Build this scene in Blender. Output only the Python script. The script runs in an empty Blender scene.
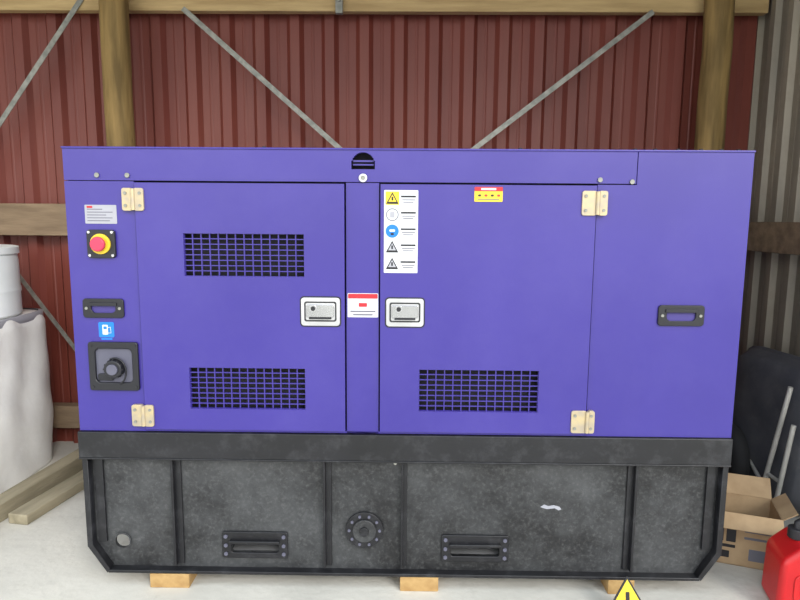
import bpy, bmesh, math, random
from mathutils import Vector, Matrix
random.seed(4)
S=bpy.context.scene
try:
    S.view_settings.view_transform='Standard'; S.view_settings.look='None'
except Exception: pass
def lin(c):
    return tuple(((v/255)/12.92 if v/255<=.04045 else ((v/255+.055)/1.055)**2.4) for v in c)+(1,)
def mat(name,c,c2=None,rough=.5,metal=0,scale=5,detail=4,bump=0,bscale=60,fac=(.35,.65),stretch=None,spec=.5,coat=0):
    m=bpy.data.materials.new(name); m.use_nodes=True; n=m.node_tree.nodes; l=m.node_tree.links
    b=n['Principled BSDF']; b.inputs['Roughness'].default_value=rough; b.inputs['Metallic'].default_value=metal
    b.inputs['Specular IOR Level'].default_value=spec; b.inputs['Coat Weight'].default_value=coat
    tc=n.new('ShaderNodeTexCoord'); mp=n.new('ShaderNodeMapping'); l.new(tc.outputs['Object'],mp.inputs[0])
    if stretch: mp.inputs['Scale'].default_value=stretch
    nz=n.new('ShaderNodeTexNoise'); nz.inputs['Scale'].default_value=scale; nz.inputs['Detail'].default_value=detail
    l.new(mp.outputs[0],nz.inputs['Vector'])
    r=n.new('ShaderNodeValToRGB'); r.color_ramp.elements[0].position=fac[0]; r.color_ramp.elements[1].position=fac[1]
    r.color_ramp.elements[0].color=lin(c); r.color_ramp.elements[1].color=lin(c2 or c)
    l.new(nz.outputs[0],r.inputs[0]); l.new(r.outputs[0],b.inputs['Base Color'])
    if bump:
        bz=n.new('ShaderNodeTexNoise'); bz.inputs['Scale'].default_value=bscale; bz.inputs['Detail'].default_value=5
        l.new(mp.outputs[0],bz.inputs['Vector']); bp=n.new('ShaderNodeBump'); bp.inputs['Strength'].default_value=bump; bp.inputs['Distance'].default_value=.01
        l.new(bz.outputs[0],bp.inputs['Height']); l.new(bp.outputs[0],b.inputs['Normal'])
    return m
def add_dust(m,c,scale,lo,hi,amt,stretch=None,rot=0):
    n=m.node_tree.nodes;l=m.node_tree.links;b=n['Principled BSDF']
    old=b.inputs['Base Color'].links[0].from_socket
    tc=n.new('ShaderNodeTexCoord');mp=n.new('ShaderNodeMapping');nz=n.new('ShaderNodeTexNoise');nz.inputs['Scale'].default_value=scale;nz.inputs['Detail'].default_value=10;nz.inputs['Roughness'].default_value=.75
    if stretch: mp.inputs['Scale'].default_value=stretch
    mp.inputs['Rotation'].default_value=(0,rot,rot)
    l.new(tc.outputs['Object'],mp.inputs[0]);l.new(mp.outputs[0],nz.inputs['Vector']);r=n.new('ShaderNodeMapRange');r.inputs[1].default_value=lo;r.inputs[2].default_value=hi;r.inputs[4].default_value=amt
    l.new(nz.outputs[0],r.inputs[0]);mx=n.new('ShaderNodeMixRGB');mx.inputs[2].default_value=lin(c)
    l.new(r.outputs[0],mx.inputs[0]);l.new(old,mx.inputs[1]);l.new(mx.outputs[0],b.inputs['Base Color'])
M={}
M['purple']=mat('purple_powder_coat',(50,38,128),(55,43,134),rough=.34,scale=2,bump=.04,bscale=250,coat=.25)
M['purple'].node_tree.nodes['Principled BSDF'].inputs['Coat Roughness'].default_value=.25
add_dust(M['purple'],(100,92,160),1.1,.45,.8,.2)
M['purple_d']=mat('purple_grip_inner',(60,50,120),rough=.5)  # greyer purple, even colour for the inside of the recessed grips
M['black']=mat('black_interior',(14,13,18),(26,24,32),rough=.8,scale=30)
M['base']=mat('black_tank_paint',(20,20,22),(28,29,31),rough=.45,scale=3,bump=.12,bscale=40)
add_dust(M['base'],(100,102,104),1.7,.42,.72,.55); add_dust(M['base'],(118,118,118),70,.5,.75,.35); add_dust(M['base'],(140,140,140),5,.64,.72,.3,stretch=(1,1,8),rot=.9)
M['rail']=mat('black_rail_paint',(19,19,22),(27,27,31),rough=.38,scale=4); add_dust(M['rail'],(84,84,88),14,.5,.8,.45)
M['plast']=mat('black_plastic',(22,22,28),(30,30,36),rough=.4)
M['plast_g']=mat('grey_plastic',(78,78,94),(94,94,108),rough=.5)
M['chrome']=mat('polished_steel',(190,190,194),(210,210,214),rough=.2,metal=.9)
M['steel_l']=mat('satin_steel',(200,200,202),(222,222,224),rough=.28,metal=.7,scale=8)
M['zinc']=mat('yellow_zinc',(196,178,138),(172,160,142),rough=.4,metal=.4,scale=25)
M['galv']=mat('galvanised_strap',(120,122,116),(150,150,142),rough=.5,metal=.4,scale=30)
M['white']=mat('white_label',(200,202,206),rough=.5)
M['silver']=mat('silver_label',(150,151,160),(165,165,172),rough=.4)
M['red']=mat('red_label',(180,34,44),rough=.5)
M['redb']=mat('red_button',(200,55,85),rough=.35)
M['yel']=mat('yellow_label',(220,190,50),rough=.5)
M['blue']=mat('blue_label',(16,115,205),rough=.5)
M['ink']=mat('black_ink',(30,30,34),rough=.6)
M['inkg']=mat('grey_ink',(105,105,115),rough=.6)
M['maroon']=mat('maroon_sheet_steel',(108,49,40),(118,56,45),rough=.5,scale=1.5,stretch=(3,3,.4)); add_dust(M['maroon'],(140,90,74),2,.5,.9,.35,stretch=(4,4,.3))
M['greysheet']=mat('weathered_sheet_steel',(126,120,108),(150,142,126),rough=.5,metal=.1,scale=3,stretch=(3,3,.4)); add_dust(M['greysheet'],(100,84,68),5,.5,.8,.5)
M['post']=mat('treated_pine_pole',(104,84,46),(146,120,72),rough=.8,scale=7,stretch=(3,3,.35),bump=.5,bscale=20)
M['wood']=mat('sawn_pine',(168,142,98),(196,170,122),rough=.8,scale=6,stretch=(.4,4,4),bump=.3,bscale=30)
M['woodd']=mat('weathered_timber',(112,94,74),(140,120,96),rough=.85,scale=6,stretch=(.5,3,3),bump=.3,bscale=30)
M['woodf']=mat('grey_floor_timber',(130,122,100),(160,150,126),rough=.85,scale=6,stretch=(3,.5,3),bump=.3,bscale=30)
M['blockw']=mat('pine_block',(150,116,70),(176,144,94),rough=.8,scale=20)
M['conc']=mat('concrete',(190,187,178),(210,206,196),rough=.8,scale=2.2,detail=10,bump=.25,bscale=35); add_dust(M['conc'],(150,146,136),7,.55,.8,.5)
M['ground']=mat('gravel_ground',(150,146,130),(180,176,160),rough=.9,scale=12,bump=.5)
M['roof']=mat('roof_sheet',(170,162,150),(180,170,160),rough=.6)
M['bag']=mat('white_woven_bag',(230,229,226),(240,240,238),rough=.75,scale=4,bump=.35,bscale=14)
M['drum']=mat('white_plastic_drum',(224,230,231),(234,238,239),rough=.5)
M['card']=mat('corrugated_cardboard',(160,134,102),(178,152,118),rough=.85,scale=12)
M['cardd']=mat('cardboard_inside',(150,125,95),(160,135,105),rough=.9)
M['redp']=mat('red_fuel_can_plastic',(180,22,28),(196,32,34),rough=.35)
M['tray']=mat('grey_painted_tray',(66,68,74),(86,87,92),rough=.6,scale=5); add_dust(M['tray'],(120,118,114),9,.5,.8,.4)
M['rubber']=mat('tyre_rubber',(24,24,26),(36,36,38),rough=.8)
M['tube']=mat('pale_steel_tube',(175,175,168),(195,193,186),rough=.45,metal=.1)

def parent(ob,p):
    if p is not None: ob.parent=p
def empty(name,loc=(0,0,0),rot=(0,0,0)):
    e=bpy.data.objects.new(name,None); e.location=loc; e.rotation_euler=rot; e.empty_display_size=.1
    S.collection.objects.link(e); return e
def obj(name,me,m,p=None,bev=0,smooth=False,seg=2):
    o=bpy.data.objects.new(name,me); S.collection.objects.link(o); parent(o,p)
    if m: me.materials.append(M[m])
    if smooth:
        for f in me.polygons: f.use_smooth=True
    if bev:
        b=o.modifiers.new('b','BEVEL'); b.width=bev; b.segments=seg; b.limit_method='ANGLE'; b.angle_limit=math.radians(35)
        for f in me.polygons: f.use_smooth=True
        w=o.modifiers.new('w','WEIGHTED_NORMAL')
    return o
def bmo(name,bm,m,p=None,**k):
    me=bpy.data.meshes.new(name); bm.to_mesh(me); bm.free(); return obj(name,me,m,p,**k)
def box(name,x0,x1,y0,y1,z0,z1,m,p=None,bev=0,rot=None,seg=2):
    bm=bmesh.new(); bmesh.ops.create_cube(bm,size=1)
    c=Vector(((x0+x1)/2,(y0+y1)/2,(z0+z1)/2))
    for v in bm.verts:
        v.co=Vector((v.co.x*(x1-x0),v.co.y*(y1-y0),v.co.z*(z1-z0)))
    o=bmo(name,bm,m,p,bev=bev,seg=seg); o.location=c
    if rot: o.rotation_euler=rot
    return o
def cyl(name,c,r,d,m,p=None,axis='Y',seg=32,bev=0,r2=None):
    bm=bmesh.new(); bmesh.ops.create_cone(bm,cap_ends=True,segments=seg,radius1=r,radius2=r if r2 is None else r2,depth=d)
    if axis=='Y': bmesh.ops.rotate(bm,verts=bm.verts,matrix=Matrix.Rotation(math.pi/2,3,'X'))
    if axis=='X': bmesh.ops.rotate(bm,verts=bm.verts,matrix=Matrix.Rotation(math.pi/2,3,'Y'))
    o=bmo(name,bm,m,p,bev=bev or .0005); o.location=c; return o
def tube(name,pts,r,m,p=None,cyc=False):
    cu=bpy.data.curves.new(name,'CURVE'); cu.dimensions='3D'; cu.bevel_depth=r; cu.bevel_resolution=4; cu.use_fill_caps=True
    s=cu.splines.new('POLY'); s.points.add(len(pts)-1); s.use_cyclic_u=cyc
    for i,q in enumerate(pts): s.points[i].co=(*q,1)
    o=bpy.data.objects.new(name,cu); S.collection.objects.link(o); cu.materials.append(M[m]); parent(o,p); return o
def rrect(x0,x1,z0,z1,r,n=6):
    o=[]
    for cx,cz,a in((x1-r,z1-r,0),(x0+r,z1-r,90),(x0+r,z0+r,180),(x1-r,z0+r,270)):
        for i in range(n+1):
            t=math.radians(a+90*i/n); o.append((cx+r*math.cos(t),cz+r*math.sin(t)))
    return o
def circ(cx,cz,r,n=32): return [(cx+r*math.cos(2*math.pi*i/n),cz+r*math.sin(2*math.pi*i/n)) for i in range(n)]
def plate(name,loops,y0,y1,m,p=None,bev=0):
    """flat plate in the XZ plane with outline loops[0] and holes loops[1:], between y0 and y1"""
    cu=bpy.data.curves.new(name,'CURVE'); cu.dimensions='2D'; cu.fill_mode='BOTH'; cu.extrude=abs(y1-y0)/2-bev; cu.bevel_depth=bev; cu.bevel_resolution=1
    if bev: cu.offset=-bev
    for L in loops:
        s=cu.splines.new('POLY'); s.points.add(len(L)-1); s.use_cyclic_u=True
        for i,(a,b) in enumerate(L): s.points[i].co=(a,b,0,1)
    o=bpy.data.objects.new(name,cu); S.collection.objects.link(o); cu.materials.append(M[m]); parent(o,p)
    o.location=(0,(y0+y1)/2,0); o.rotation_euler=(math.pi/2,0,0); return o
def grid_panel(name,rects,holes,y0,y1,m,p=None,bev=0):
    e=1e-6
    xs=sorted({round(v,5) for r in rects+holes for v in r[:2]}); zs=sorted({round(v,5) for r in rects+holes for v in r[2:]})
    def inside(L,x,z): return any(a-e<x<b+e and c-e<z<d+e for a,b,c,d in L)
    nx,nz=len(xs)-1,len(zs)-1
    F=[[False]*nz for _ in range(nx)]
    for i in range(nx):
        for j in range(nz):
            x=(xs[i]+xs[i+1])/2; z=(zs[j]+zs[j+1])/2
            F[i][j]=inside(rects,x,z) and not inside(holes,x,z)
    bm=bmesh.new(); V={}
    def v(i,j,k):
        if (i,j,k) not in V: V[(i,j,k)]=bm.verts.new((xs[i],(y0,y1)[k],zs[j]))
        return V[(i,j,k)]
    g=lambda i,j: 0<=i<nx and 0<=j<nz and F[i][j]
    for i in range(nx):
        for j in range(nz):
            if not F[i][j]: continue
            bm.faces.new((v(i,j,0),v(i+1,j,0),v(i+1,j+1,0),v(i,j+1,0)))
            bm.faces.new((v(i,j,1),v(i,j+1,1),v(i+1,j+1,1),v(i+1,j,1)))
            if not g(i-1,j): bm.faces.new((v(i,j,0),v(i,j+1,0),v(i,j+1,1),v(i,j,1)))
            if not g(i+1,j): bm.faces.new((v(i+1,j,0),v(i+1,j,1),v(i+1,j+1,1),v(i+1,j+1,0)))
            if not g(i,j-1): bm.faces.new((v(i,j,0),v(i,j,1),v(i+1,j,1),v(i+1,j,0)))
            if not g(i,j+1): bm.faces.new((v(i,j+1,0),v(i+1,j+1,0),v(i+1,j+1,1),v(i,j+1,1)))
    o=bmo(name,bm,m,p)
    return o
def corrugated(name,axis,a0,a1,pos,z0,z1,m,pitch=.2,depth=.03,sgn=1,top=None):
    pr=[];a=a0
    while a<a1:
        pr+=[(a,0),(a+pitch*.12,1),(a+pitch*.38,1),(a+pitch*.5,0)]
        pr+=[(a+pitch*.70,0),(a+pitch*.73,.10),(a+pitch*.77,.10),(a+pitch*.80,0)]
        a+=pitch
    pr.append((a,0))
    bm=bmesh.new();R=[]
    for t,d in pr:
        c=[]
        for z in (z0,z1):
            q=(t,pos-sgn*d*depth,z) if axis=='X' else (pos-sgn*d*depth,t,z)
            c.append(bm.verts.new(q))
        R.append(c)
    for i in range(len(R)-1): bm.faces.new((R[i][0],R[i+1][0],R[i+1][1],R[i][1]))
    o=bmo(name,bm,m); s=o.modifiers.new('s','SOLIDIFY'); s.thickness=.002; return o

# ---------------- shed shell
WY=1.50
corrugated('wall_back','X',-4.3,2.1,WY,0,3.1,'maroon',pitch=.2)
corrugated('wall_right','Y',-0.45,WY,2.02,0,3.1,'greysheet',pitch=.16,depth=.026)
corrugated('wall_left','Y',-0.4,WY,-4.2,0,3.1,'greysheet',pitch=.19,sgn=-1)
box('floor',-4.6,3.2,-4.2,1.6,-.12,0,'conc')
box('ground',-25,25,-30,12,-.3,-.13,'ground')
box('ceiling',-4.4,2.2,-.75,1.7,3.1,3.13,'roof')
def post(name,x,y,r):
    bm=bmesh.new(); n=28; rings=[]
    for k in range(13):
        z=k*3.09/12; ring=[]
        ox,oy=random.uniform(-.004,.004),random.uniform(-.004,.004)
        for i in range(n):
            t=2*math.pi*i/n; rr=r*(1+random.uniform(-.01,.01)+.015*math.sin(3*t+k))
            ring.append(bm.verts.new((x+ox+rr*math.cos(t),y+oy+rr*math.sin(t),z)))
        rings.append(ring)
    for a,b in zip(rings,rings[1:]):
        for i in range(n): bm.faces.new((a[i],a[(i+1)%n],b[(i+1)%n],b[i]))
    bm.faces.new(rings[-1]); bm.faces.new(rings[0][::-1])
    bmo(name,bm,'post',smooth=True)
post('wooden_post',-1.592,1.275,.074); post('wooden_post.001',1.665,1.275,.074)
box('roof_beam',-4.1,1.98,1.372,1.425,2.55,2.72,'wood',bev=.004)
box('wall_rail',-4.1,1.90,1.375,1.45,1.30,1.485,'woodd',bev=.004)
box('wall_rail.001',1.915,1.98,-.35,1.36,1.25,1.41,'woodd',bev=.004)
box('wall_rail.002',-4.1,1.90,1.375,1.45,.13,.27,'woodd',bev=.004)
def strap(name,a,b,w=.028,y=1.362,t=.003):
    a=Vector((a[0],y,a[1]));b=Vector((b[0],y,b[1]));d=(b-a).normalized();n=Vector((-d.z,0,d.x))*w/2;Y=Vector((0,t,0))
    bm=bmesh.new();vs=[bm.verts.new(q) for q in (a-n,b-n,b+n,a+n,a-n+Y,b-n+Y,b+n+Y,a+n+Y)]
    for f in((0,1,2,3),(7,6,5,4),(0,4,5,1),(1,5,6,2),(2,6,7,3),(3,7,4,0)): bm.faces.new([vs[i] for i in f])
    bmesh.ops.recalc_face_normals(bm,faces=bm.faces); return bmo(name,bm,'galv')
strap('brace_strap',(-1.25,2.56),(1.683,.012)); strap('brace_strap.001',(1.345,2.55),(-1.49,.37),y=1.357)
strap('brace_strap.002',(-1.78,2.65),(-2.9,1.17)); strap('brace_strap.003',(-2.9,1.95),(-1.70,.25),w=.025,y=1.357)
g=empty('joist_bracket'); box('plate',-.40,-.36,1.34,1.37,2.53,2.66,'galv',g,bev=.002); cyl('bolt',(-.38,1.335,2.6),.012,.012,'galv',g)

# ---------------- generator
G=empty('diesel_generator')
box('canopy_body',-1.198,1.198,.050,1.10,.622,1.644,'purple',G,bev=.004)
box('canopy_liner',-1.19,1.19,.044,.050,.63,1.64,'black',G)
for s in(-1,1): box('corner_post',s*1.198-.006 if s>0 else -1.198,1.198 if s>0 else -1.192,.02,.052,.622,1.644,'purple',G)
box('canopy_roof',-1.203,1.203,-.004,1.104,1.643,1.650,'purple',G,bev=.002)
holes=[];N=18
for i in range(N):
    a=-.190+.082*i/N;b=-.190+.082*(i+1)/N;t=((i+.5)/N)*2-1
    holes.append((a,b,1.578,1.594+.042*math.sqrt(max(0,1-t*t))))
grid_panel('top_band',[(-1.2,.80,1.5345,1.643)],holes,0,.03,'purple',G)
box('lifting_eye',-.185,-.113,.012,.027,1.604,1.610,'purple',G); box('lifting_eye_2',-.185,-.113,.012,.027,1.592,1.597,'purple',G)
grid_panel('right_panel',[(.668,1.2,.622,1.5305),(.803,1.2,1.52,1.643)],[],0,.03,'purple',G)
grid_panel('left_pillar',[(-1.2,-.955,.622,1.5315)],[],0,.03,'purple',G)
grid_panel('centre_pillar',[(-.209,-.093,.622,1.5315)],[],.002,.03,'purple',G)
box('door_sill',-.955,.668,.002,.03,.622,.629,'purple',G)
def louvre(x0,x1,z0,z1,nx=14,nz=8,bw=.0038):
    h=[];dx=(x1-x0)/nx;dz=(z1-z0)/nz
    for i in range(nx):
        for j in range(nz): h.append((x0+i*dx+bw/2,x0+(i+1)*dx-bw/2,z0+j*dz+bw*.45,z0+(j+1)*dz-bw*.45))
    return h
def door(name,x0,x1,z0,z1,lv):
    grid_panel(name,[(x0,x1,z0,z1)],lv,-.010,.012,'purple',G)
    for L in lv: grid_panel('vent_lattice',[(L[0]-.004,L[1]+.004,L[2]-.004,L[3]+.004)],louvre(*L),-.004,.003,'purple',G)
door('door_1',-.950,-.2145,.633,1.527,[(-.784,-.357,1.200,1.352),(-.781,-.359,.713,.867)])
door('door_2',-.0875,.663,.633,1.527,[(.054,.487,.712,.868)])
YD=-.010
def flat(name,x0,x1,z0,z1,y,m,p,t=.0012,r=0.003): return plate(name,[rrect(x0,x1,z0,z1,r,3)],y-t,y,m,p)
def latch(x0,x1,z0,z1,side):
    p=empty('door_latch');p.parent=G
    plate('bezel',[rrect(x0,x1,z0,z1,.012)],YD-.006,YD,'steel_l',p,bev=.0015)
    plate('gasket',[rrect(x0-.004,x1+.004,z0-.004,z1+.004,.014)],YD-.002,YD,'ink',p)
    plate('recess_rim',[rrect(x0+.012,x1-.012,z0+.016,z1-.014,.008),rrect(x0+.017,x1-.017,z0+.021,z1-.019,.006)],YD-.0075,YD-.005,'ink',p)
    plate('paddle',[rrect(x0+.020,x1-.020,z0+.032,z1-.024,.005)],YD-.013,YD-.006,'chrome',p,bev=.0015)
    box('paddle_grip',x0+.03,x1-.03,YD-.018,YD-.010,z0+.026,z0+.032,'ink',p,bev=.001)
    xl=x0+.045 if side<0 else x1-.045
    cyl('lock_ring',(xl,YD-.014,z0+.064),.013,.006,'chrome',p); cyl('lock',(xl,YD-.018,z0+.064),.008,.004,'ink',p)
latch(-.370,-.231,1.026,1.128,-1); latch(-.066,.068,1.026,1.127,-1)
def hinge(x0,x1,z0,z1,split):
    p=empty('hinge');p.parent=G; y=-.011; g=.003
    plate('leaf_1',[rrect(x0,split-g,z0,z1,.008)],y-.005,0,'zinc',p,bev=.001)
    plate('leaf_2',[rrect(split+g,x1,z0,z1,.008)],y-.007,0,'zinc',p,bev=.001)
    cyl('knuckle',(split,y-.006,(z0+z1)/2),.0075,(z1-z0)*.94,'zinc',p,axis='Z')
    for xx in (x0+.013,x1-.013):
        for zz in (z0+.018,z1-.018): cyl('screw',(xx,y-.007,zz),.0055,.004,'galv',p)
hinge(-.993,-.916,1.429,1.508,-.953); hinge(-.997,-.916,.645,.726,-.953)
hinge(.612,.700,1.424,1.509,.666); hinge(.609,.693,.638,.722,.666)
for i,(x,z) in enumerate([(-1.082,1.552),(-.975,1.552),(.674,1.547),(.785,1.541)]):
    cyl('band_bolt_%d'%i,(x,-.003,z),.0085,.006,'galv',G,bev=.001)
cyl('band_lock',(-.149,-.004,1.548),.015,.008,'steel_l',G,bev=.002); cyl('band_lock_c',(-.149,-.009,1.548),.008,.004,'galv',G)
for x in (.80,.87,.95,1.03,1.10,1.16,.40,-.5): cyl('roof_bolt',(x,.03,1.653),.007,.008,'ink',G,axis='Z')
p=empty('nameplate');p.parent=G
flat('plate',-1.133,-1.020,1.383,1.449,0,'silver',p)
for i in range(5): flat('line_%d'%i,-1.125,-1.125+random.uniform(.05,.095),1.392+i*.010,1.395+i*.010,-.0012,'inkg',p,t=.0004,r=.0005)
flat('logo',-1.125,-1.105,1.438,1.445,-.0012,'red',p,t=.0004,r=.001)
p=empty('emergency_stop');p.parent=G; cx,cz=-1.077,1.312
plate('box',[rrect(cx-.05,cx+.05,cz-.05,cz+.05,.012)],-.012,0,'plast',p,bev=.002)
cyl('collar',(cx,-.015,cz),.036,.006,'yel',p); cyl('neck',(cx,-.025,cz),.016,.02,'redb',p)
cyl('mushroom',(cx,-.034,cz),.026,.016,'redb',p,bev=.005)
for a in(-1,1):
    for b in(-1,1): cyl('screw',(cx+a*.041,-.013,cz+b*.041),.005,.003,'chrome',p)
def grip(x0,x1,z0,z1):
    p=empty('recessed_grip');p.parent=G
    w=.018
    plate('frame',[rrect(x0,x1,z0,z1,.012),rrect(x0+w+.012,x1-w-.012,z0+w,z1-w,.016)],-.008,0,'plast',p,bev=.002)
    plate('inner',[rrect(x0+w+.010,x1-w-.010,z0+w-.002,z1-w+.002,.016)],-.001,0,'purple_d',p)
    plate('lip',[rrect(x0+w+.006,x1-w-.006,z1-w-.008,z1-w+.004,.003)],-.013,-.006,'plast',p,bev=.001)
    for xx in(x0+.014,x1-.014): cyl('screw',(xx,-.009,(z0+z1)/2),.0055,.004,'galv',p)
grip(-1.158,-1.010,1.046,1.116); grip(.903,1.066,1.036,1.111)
p=empty('fuel_sticker');p.parent=G
flat('blue',-1.108,-1.052,.974,1.030,0,'blue',p,r=.005)
flat('pump',-1.094,-1.074,.984,1.020,-.0012,'white',p,t=.0005); flat('pump_window',-1.090,-1.078,1.004,1.014,-.0017,'blue',p,t=.0004,r=.001)
tube('hose',[(-1.073,-.0015,1.010),(-1.065,-.0015,1.012),(-1.063,-.0015,.990),(-1.073,-.0015,.990)],.0012,'white',p)
flat('caption',-1.10,-1.06,.965,.971,0,'blue',p,r=.001)
p=empty('fuel_filler_box');p.parent=G
x0,x1,z0,z1=-1.147,-.966,.778,.958
plate('frame',[rrect(x0,x1,z0,z1,.01),rrect(x0+.024,x1-.022,z0+.03,z1-.024,.018)],-.012,0,'plast',p,bev=.003)
plate('cavity',[rrect(x0+.02,x1-.018,z0+.026,z1-.02,.018)],-.0015,0,'plast_g',p)
plate('cavity_shelf',[rrect(x0+.03,x0+.085,z0+.036,z0+.062,.006)],-.008,-.001,'plast',p,bev=.002)
cyl('cap',(-1.050,-.018,.862),.033,.034,'plast',p,bev=.005); cyl('cap_grip',(-1.050,-.037,.862),.020,.010,'plast_g',p,bev=.003)
for i in range(12):
    t=i*math.pi/6; box('rib',-1.050+.033*math.cos(t)-.002,-1.050+.033*math.cos(t)+.002,-.032,-.006,.862+.033*math.sin(t)-.002,.862+.033*math.sin(t)+.002,'ink',p)
tube('tether',[(-1.05+.04*math.cos(t/10),-.014,.85+.05*math.sin(t/10)) for t in range(-12,22,2)],.003,'plast',p)
for a in(x0+.012,x1-.011):
    for b in(z0+.014,z1-.012): cyl('screw',(a,-.013,b),.005,.003,'ink',p)
p=empty('maker_label');p.parent=G
flat('base',-.205,-.095,1.056,1.143,.002,'white',p)
flat('band',-.203,-.097,1.124,1.141,.0008,'red',p,t=.0005); flat('mark',-.165,-.135,1.094,1.108,.0008,'red',p,t=.0005); flat('t1',-.195,-.105,1.075,1.080,.0008,'inkg',p,t=.0005,r=.001); flat('t2',-.185,-.115,1.063,1.068,.0008,'inkg',p,t=.0005,r=.001)
p=empty('safety_label');p.parent=G
flat('strip',-.075,.044,1.218,1.507,YD,'white',p)
ys=YD-.0012
for i,z in enumerate((1.478,1.422,1.365,1.309,1.250)):
    xc=-.046
    if i in(0,3,4):
        if i==0: flat('sq',xc-.024,xc+.024,z-.022,z+.024,ys,'yel',p,t=.0003,r=.002)
        h=.022; plate('tri',[[(xc-h,z-h*.85),(xc+h,z-h*.85),(xc,z+h)]],ys-.0006,ys,'ink',p)
        h=.014; plate('tri_in',[[(xc-h,z-h*.8),(xc+h,z-h*.8),(xc,z+h)]],ys-.0010,ys,'yel' if i==0 else 'silver',p); flat('bang',xc-.003,xc+.003,z-.007,z+.006,ys-.0010,'ink',p,t=.0003,r=.001)
    elif i==1:
        plate('ring',[circ(xc,z,.022),circ(xc,z,.019)],ys-.0005,ys,'inkg',p); flat('glyph',xc-.008,xc+.008,z-.010,z+.010,ys,'silver',p,t=.0004)
    else: plate('disc',[circ(xc,z,.023)],ys-.0005,ys,'blue',p); flat('glyph',xc-.010,xc+.010,z-.002,z+.006,ys-.0005,'white',p,t=.0003); flat('glyph2',xc-.006,xc+.006,z-.014,z-.006,ys-.0005,'ink',p,t=.0003)
    flat('rule',-.07,.04,z-.029,z-.0285,ys,'inkg',p,t=.0003,r=.0001)
    flat('t1',-.016,.036,z+.004,z+.010,ys,'ink',p,t=.0004,r=.001); flat('t2',-.012,.034,z-.006,z-.003,ys,'inkg',p,t=.0004,r=.001); flat('t3',-.008,.028,z-.014,z-.011,ys,'inkg',p,t=.0004,r=.001)
p=empty('warning_sticker');p.parent=G
flat('yellow',.239,.337,1.469,1.520,YD,'yel',p); flat('red',.239,.337,1.505,1.520,ys,'red',p,t=.0005)
flat('text',.262,.314,1.509,1.516,ys-.0005,'white',p,t=.0003,r=.001)
for i in range(4): flat('sym%d'%i,.252+i*.022,.262+i*.022,1.487,1.494,ys,'red' if i%2 else 'ink',p,t=.0004,r=.002)
flat('line',.25,.325,1.476,1.479,ys,'inkg',p,t=.0004,r=.001)
# ---------------- base tank
box('base_rail',-1.205,1.202,-.012,1.105,.520,.620,'rail',G,bev=.003)
box('base_rail_lip',-1.205,1.202,-.014,1.105,.514,.521,'rail',G,bev=.002)
pk=[(-.692,-.440,.112,.218),(.148,.404,.109,.216)]
outl=[(-1.198,.52),(1.195,.52),(1.195,.165),(1.127,.058),(-1.128,.058),(-1.198,.165)]
hl=[outl,rrect(-1.105,-1.050,.145,.200,.026)[:]]
for a in pk: hl.append(rrect(a[0]+.035,a[1]-.035,a[2]+.022,a[3]-.038,.01))
plate('tank_face',hl,.030,.038,'base',G)
grid_panel('tank_body',[(-1.0,1.0,.11,.52)],[(a[0]+.03,a[1]-.03,.12,a[3]-.03) for a in pk],.039,1.05,'base',G)
def flange(x,w,y=.0): box('flange',x-w/2,x+w/2,y,.032,.085,.516,'rail',G,bev=.002)
for x,w,y in((-.868,.010,.002),(-.855,.03,.022),(-.296,.008,.002),(-.286,.03,.022),(-.004,.007,.004),(.004,.022,.024),(.867,.010,.002),(.855,.03,.022)): flange(x,w,y)
for s in(-1,1):
    X=lambda a:s*a
    L=[(X(1.198),.516),(X(1.198),.165),(X(1.128),.058),(X(1.118),.075),(X(1.178),.172),(X(1.178),.516)]
    if s>0:L=L[::-1]
    plate('end_channel',[L],-.004,.032,'rail',G,bev=.001)
    plate('inner_channel',[rrect(min(X(1.165),X(1.135)),max(X(1.165),X(1.135)),.17,.516,.003)],.020,.031,'rail',G)
box('tank_bottom_lip',-1.125,1.125,-.004,.032,.058,.070,'rail',G,bev=.002)
plate('slot_rim',[rrect(-1.11,-1.045,.138,.207,.032),rrect(-1.105,-1.05,.145,.200,.026)],.024,.031,'base',G)
for n,a in enumerate(pk):
    p=empty('fork_pocket');p.parent=G
    plate('frame',[rrect(*a,.008),rrect(a[0]+.035,a[1]-.035,a[2]+.022,a[3]-.038,.01)],.020,.030,'rail',p,bev=.002)
    plate('hood',[rrect(a[0]+.03,a[1]-.03,a[3]-.042,a[3]-.030,.004)],.004,.022,'rail',p,bev=.002)
    box('pocket_floor',a[0]+.032,a[1]-.032,.035,.5,a[2]+.010,a[2]+.020,'steel_l',p)
    for xx in(a[0]+.015,a[1]-.015):
        for zz in(a[2]+.018,a[2]+.052,a[3]-.018): cyl('bolt',(xx,.018,zz),.008,.006,'plast_g',p,seg=6)
p=empty('inspection_cover');p.parent=G; cx,cz=-.146,.232
cyl('flange_ring',(cx,.024,cz),.072,.012,'rail',p,bev=.002); cyl('lid',(cx,.014,cz),.045,.010,'base',p,bev=.003); cyl('boss',(cx,.006,cz),.018,.010,'rail',p,bev=.002)
for i in range(10):
    t=i*math.pi/5; cyl('bolt',(cx+.058*math.cos(t),.016,cz+.058*math.sin(t)),.006,.006,'plast_g',p,seg=6)
cyl('drain_stud',(-.03,.0,.51),.006,.01,'galv',G)
plate('paint_scuff',[[(.520,.330),(.545,.322),(.575,.326),(.590,.318),(.600,.322),(.592,.332),(.570,.338),(.550,.334),(.535,.340)]],.0290,.0302,'silver',G)
for i,(x0,x1) in enumerate([(-.966,-.815),(-.009,.137),(.78,.88)]):
    box('timber_block' if i==0 else 'timber_block.%03d'%i,x0,x1,-.005,1.04,.0,.057,'blockw',bev=.003)

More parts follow.
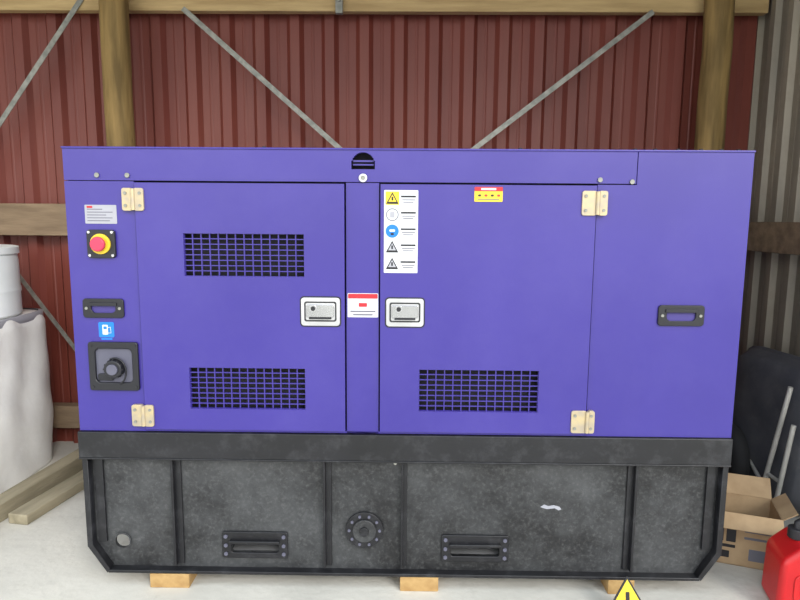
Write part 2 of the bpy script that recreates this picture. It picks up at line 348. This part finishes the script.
# ---------------- left clutter
def lathe(name,prof,c,m,p=None,n=48):
    bm=bmesh.new();R=[]
    for r,z in prof: R.append([bm.verts.new((r*math.cos(2*math.pi*i/n),r*math.sin(2*math.pi*i/n),z)) for i in range(n)])
    for a,b in zip(R,R[1:]):
        for i in range(n): bm.faces.new((a[i],a[(i+1)%n],b[(i+1)%n],b[i]))
    bm.faces.new(R[-1]); bm.faces.new(R[0][::-1])
    bmesh.ops.recalc_face_normals(bm,faces=bm.faces)
    o=bmo(name,bm,m,p,bev=.002); o.location=c; return o
bm=bmesh.new(); nx=128; nzz=56; rings=[]
for k in range(nzz+1):
    t=k/nzz; z=.88*t; ring=[]
    for i in range(nx):
        a=2*math.pi*i/nx; ca,sa=math.cos(a),math.sin(a)
        n=6; sq=(abs(ca)**n+abs(sa)**n)**(-1/n)
        hx,hy=.44,.43
        puff=1+.035*math.sin(math.pi*t)-.03*max(0,(t-.95)/.05)-.02*(1-t)**4
        px_,py_=ca*sq,sa*sq
        wr=.005*math.sin(py_*11+3*t+2*math.sin(5*t))*(.4+t)+.004*math.sin(px_*17-9*t)+.003*math.sin(20*t+9*py_)
        ring.append(bm.verts.new((hx*sq*ca*puff+wr*ca,hy*sq*sa*puff+wr*sa,z)))
    rings.append(ring)
for a,b in zip(rings,rings[1:]):
    for i in range(nx): bm.faces.new((a[i],a[(i+1)%nx],b[(i+1)%nx],b[i]))
bm.faces.new(rings[-1]);bm.faces.new(rings[0][::-1])
BG=empty('bulk_bag',(-2.47,.86,0)); o=bmo('sack',bm,'bag',BG,smooth=True)
# hemmed rim band round the mouth of the bag
bm=bmesh.new(); R=[]
for z,kk in ((.845,1.0),(.85,1.012),(.885,1.012),(.888,.97)):
    ring=[]
    for i in range(nx):
        a=2*math.pi*i/nx; ca,sa=math.cos(a),math.sin(a); sq=(abs(ca)**6+abs(sa)**6)**(-1/6)
        ring.append(bm.verts.new((.435*sq*ca*kk,.425*sq*sa*kk,z)))
    R.append(ring)
for a,b in zip(R,R[1:]):
    for i in range(nx): bm.faces.new((a[i],a[(i+1)%nx],b[(i+1)%nx],b[i]))
bmo('rim',bm,'silver',BG,smooth=True)
for a,b in((-1,1),(-1,-1)):
    tube('lift_loop',[(a*(.39-.10*t),b*.33,.87+.08*math.sin(math.pi*t)) for t in[i/10 for i in range(11)]],.008,'bag',BG)
DR=empty('plastic_drum',(-2.32,.96,.885))
lathe('shell',[(.25,0),(.262,.01),(.262,.12),(.266,.13),(.266,.145),(.262,.155),(.262,.29),(.258,.325),(.268,.33),(.268,.365),(.25,.37)],(0,0,0),'drum',DR)
lathe('lid_bung',[(.035,.37),(.035,.385),(.02,.387)],(.1,0,0),'plast_g',DR,n=24)
box('edging_timber',-.045,.045,-.62,.62,0,.085,'woodf',bev=.006)
o=bpy.data.objects['edging_timber']; o.location=(-1.90,.56,.0425); o.rotation_euler=(0,0,-.10)
box('edging_timber.001',-.05,.05,-.35,.35,0,.05,'woodf',bev=.006); o=bpy.data.objects['edging_timber.001']; o.location=(-1.72,.80,.025); o.rotation_euler=(0,0,-.16)

# ---------------- right clutter
CB=empty('cardboard_box',(1.43,.29,0),(0,0,-.34))
w,d,h,t=.13,.10,.225,.004
box('front',-w,w,-d,-d+t,0,h,'card',CB);box('back',-w,w,d-t,d,0,h,'card',CB);box('side_l',-w,-w+t,-d,d,0,h,'card',CB);box('side_r',w-t,w,-d,d,0,h,'card',CB);box('bottom',-w,w,-d,d,0,t,'cardd',CB)
def flap(x0,x1,y0,y1,hinge,rot):
    o=box('flap',x0,x1,y0,y1,-t/2,t/2,'card',CB)
    me=o.data; off=o.location.copy()
    for v in me.vertices: v.co+=off
    o.location=hinge;o.rotation_euler=rot
flap(-w,w,0,.09,(0,d,h),(math.radians(50),0,0)); flap(0,.06,-d,d,(w,0,h),(0,math.radians(-35),0)); flap(-.1,0,-d,d,(-w,0,h),(0,math.radians(62),0)) ; flap(-w,w,-.07,0,(0,-d,h),(math.radians(40),0,0))
for i in range(3): box('print%d'%i,-w-.001,-w,-.07+.045*i,-.04+.045*i,.06,.13,'ink',CB)
for i,(a,b,c,e) in enumerate([(-.11,-.075,.10,.18),(-.065,-.03,.10,.18),(-.11,-.03,.075,.088),(-.11,-.05,.03,.06),(.0,.10,.15,.165),(.0,.08,.12,.13),(.02,.10,.03,.08)]): flat('mark%d'%i,a,b,c,e,-d,'ink' if i<4 else 'inkg',CB,t=.0008,r=.002)
JC=empty('fuel_can',(1.53,-.07,0),(0,0,-.25)); JC.scale=(1.08,1.08,1.08)
prof=[(-.15,.0),(.15,.0),(.155,.02),(.155,.17),(.12,.235),(-.04,.25),(-.09,.25),(-.15,.19),(-.155,.02)]
bm=bmesh.new();A=[bm.verts.new((x,-.085,z)) for x,z in prof];B=[bm.verts.new((x,.085,z)) for x,z in prof]
bm.faces.new(A);bm.faces.new(B[::-1])
for i in range(len(A)): bm.faces.new((A[i],B[i],B[(i+1)%len(A)],A[(i+1)%len(A)]))
bmesh.ops.recalc_face_normals(bm,faces=bm.faces); bmo('tank',bm,'redp',JC,bev=.03,seg=6)
tube('handle',[(.10,0,.225),(.095,0,.265),(.06,0,.285),(-.0,0,.29),(-.03,0,.275),(-.035,0,.24)],.013,'redp',JC)
cyl('cap',(-.085,0,.262),.028,.035,'ink',JC,axis='Z',bev=.003); cyl('vent_cap',(.128,0,.225),.014,.02,'ink',JC,axis='Z')
tube('spout',[(-.085,0,.27),(-.085,0,.295),(-.05,0,.32),(.02,0,.335)],.012,'ink',JC)
plate('side_rib',[rrect(-.11,.11,.05,.16,.03),rrect(-.095,.095,.065,.145,.02)],-.089,-.083,'redp',JC,bev=.002)
WB=empty('wheelbarrow')
bm=bmesh.new();n=80;R=[]
for (k,dx) in ((1,0),(1.0,.012),(.975,.014),(.96,.03),(.88,.085),(.84,.095),(.5,.097),(0.02,.097)):
    ring=[]
    for i in range(n):
        a=2*math.pi*i/n;ca,sa=math.cos(a),math.sin(a);q=(abs(ca)**8+abs(sa)**8)**(-1/8)
        ring.append(bm.verts.new((-dx,.30*k*q*ca,.37*k*q*sa)))
    R.append(ring)
for a,b in zip(R,R[1:]):
    for i in range(n): bm.faces.new((a[i],a[(i+1)%n],b[(i+1)%n],b[i]))
bm.faces.new(R[-1]); bmesh.ops.recalc_face_normals(bm,faces=bm.faces)
o=bmo('tray',bm,'tray',WB,smooth=True); s=o.modifiers.new('s','SOLIDIFY');s.thickness=.003
o.location=(1.90,.84,.385); o.rotation_euler=(0,math.radians(5),math.radians(8))
for k,(a,b) in enumerate((((1.72,.66,.012),(1.765,.56,.66)),((1.72,.54,.012),(1.755,.50,.50)))):
    a=Vector(a);b=Vector(b); tube('handle_tube',[a,a.lerp(b,.5),b],.011,'tube',WB)
tube('cross_bar',[(1.735,.625,.22),(1.735,.525,.22)],.009,'tube',WB)
tube('brace_bar',[(1.733,.64,.15),(1.78,.85,.19)],.009,'tube',WB)
def torus(name,c,R0,r,m,p,axis):
    bm=bmesh.new();N=40;K=14;G2=[]
    for i in range(N):
        a=2*math.pi*i/N;G2.append([])
        for j in range(K):
            b=2*math.pi*j/K;rr=R0+r*math.cos(b);q=(r*math.sin(b),rr*math.cos(a),rr*math.sin(a))
            if axis=='Y': q=(q[1],q[0],q[2])
            G2[-1].append(bm.verts.new(q))
    for i in range(N):
        for j in range(K): bm.faces.new((G2[i][j],G2[(i+1)%N][j],G2[(i+1)%N][(j+1)%K],G2[i][(j+1)%K]))
    bmesh.ops.recalc_face_normals(bm,faces=bm.faces);o=bmo(name,bm,m,p,smooth=True);o.location=c;return o
torus('tyre',(1.70,.94,.19),.145,.045,'rubber',WB,'X'); cyl('hub',(1.70,.94,.19),.11,.03,'tube',WB,axis='X'); cyl('axle',(1.74,.94,.19),.012,.12,'tube',WB,axis='X')
WS=empty('warning_triangle_sign',(.808,-.14,0),(math.radians(-12),0,0))
plate('border',[[(-.085,.0),(.085,.0),(0,.145)]],0,.004,'ink',WS); plate('face',[[(-.074,.007),(.074,.007),(0,.133)]],-.001,0,'yel',WS); flat('bang',-.007,.007,.04,.09,-.001,'ink',WS,t=.0006); flat('dot',-.007,.007,.02,.031,-.001,'ink',WS,t=.0006)
box('foot',-.05,.05,-.02,.06,0,.006,'ink',WS)

# ---------------- camera
cam=bpy.data.cameras.new('camera');co=bpy.data.objects.new('camera',cam);S.collection.objects.link(co);S.camera=co
cam.sensor_width=36;cam.lens=27;cam.clip_start=.05
pch,yw,ro=.131,-.0117,.0076
fw=Vector((math.sin(yw)*math.cos(pch),math.cos(yw)*math.cos(pch),-math.sin(pch)));r=Vector((math.cos(yw),-math.sin(yw),0));u=r.cross(fw)
r2=r*math.cos(ro)+u*math.sin(ro);u2=-r*math.sin(ro)+u*math.cos(ro)
mt=Matrix((r2,u2,-fw)).transposed().to_4x4();mt.translation=Vector((.0079,-2.1286,1.4006));co.matrix_world=mt
# ---------------- light
W=bpy.data.worlds.new('sky');S.world=W;W.use_nodes=True;n=W.node_tree.nodes;l=W.node_tree.links
bg=n['Background'];tc=n.new('ShaderNodeTexCoord');sx=n.new('ShaderNodeSeparateXYZ');rp=n.new('ShaderNodeValToRGB')
l.new(tc.outputs['Generated'],sx.inputs[0]);l.new(sx.outputs[2],rp.inputs[0]);l.new(rp.outputs[0],bg.inputs[0])
rp.color_ramp.elements[0].color=(1,.98,.94,1);rp.color_ramp.elements[1].color=(.72,.86,1,1);bg.inputs[1].default_value=2.55
sun=bpy.data.lights.new('sun','SUN');sun.energy=2.2;sun.angle=math.radians(22);sun.color=(1,.96,.9)
so=bpy.data.objects.new('sun',sun);S.collection.objects.link(so);so.rotation_euler=(math.radians(62),0,math.radians(32))
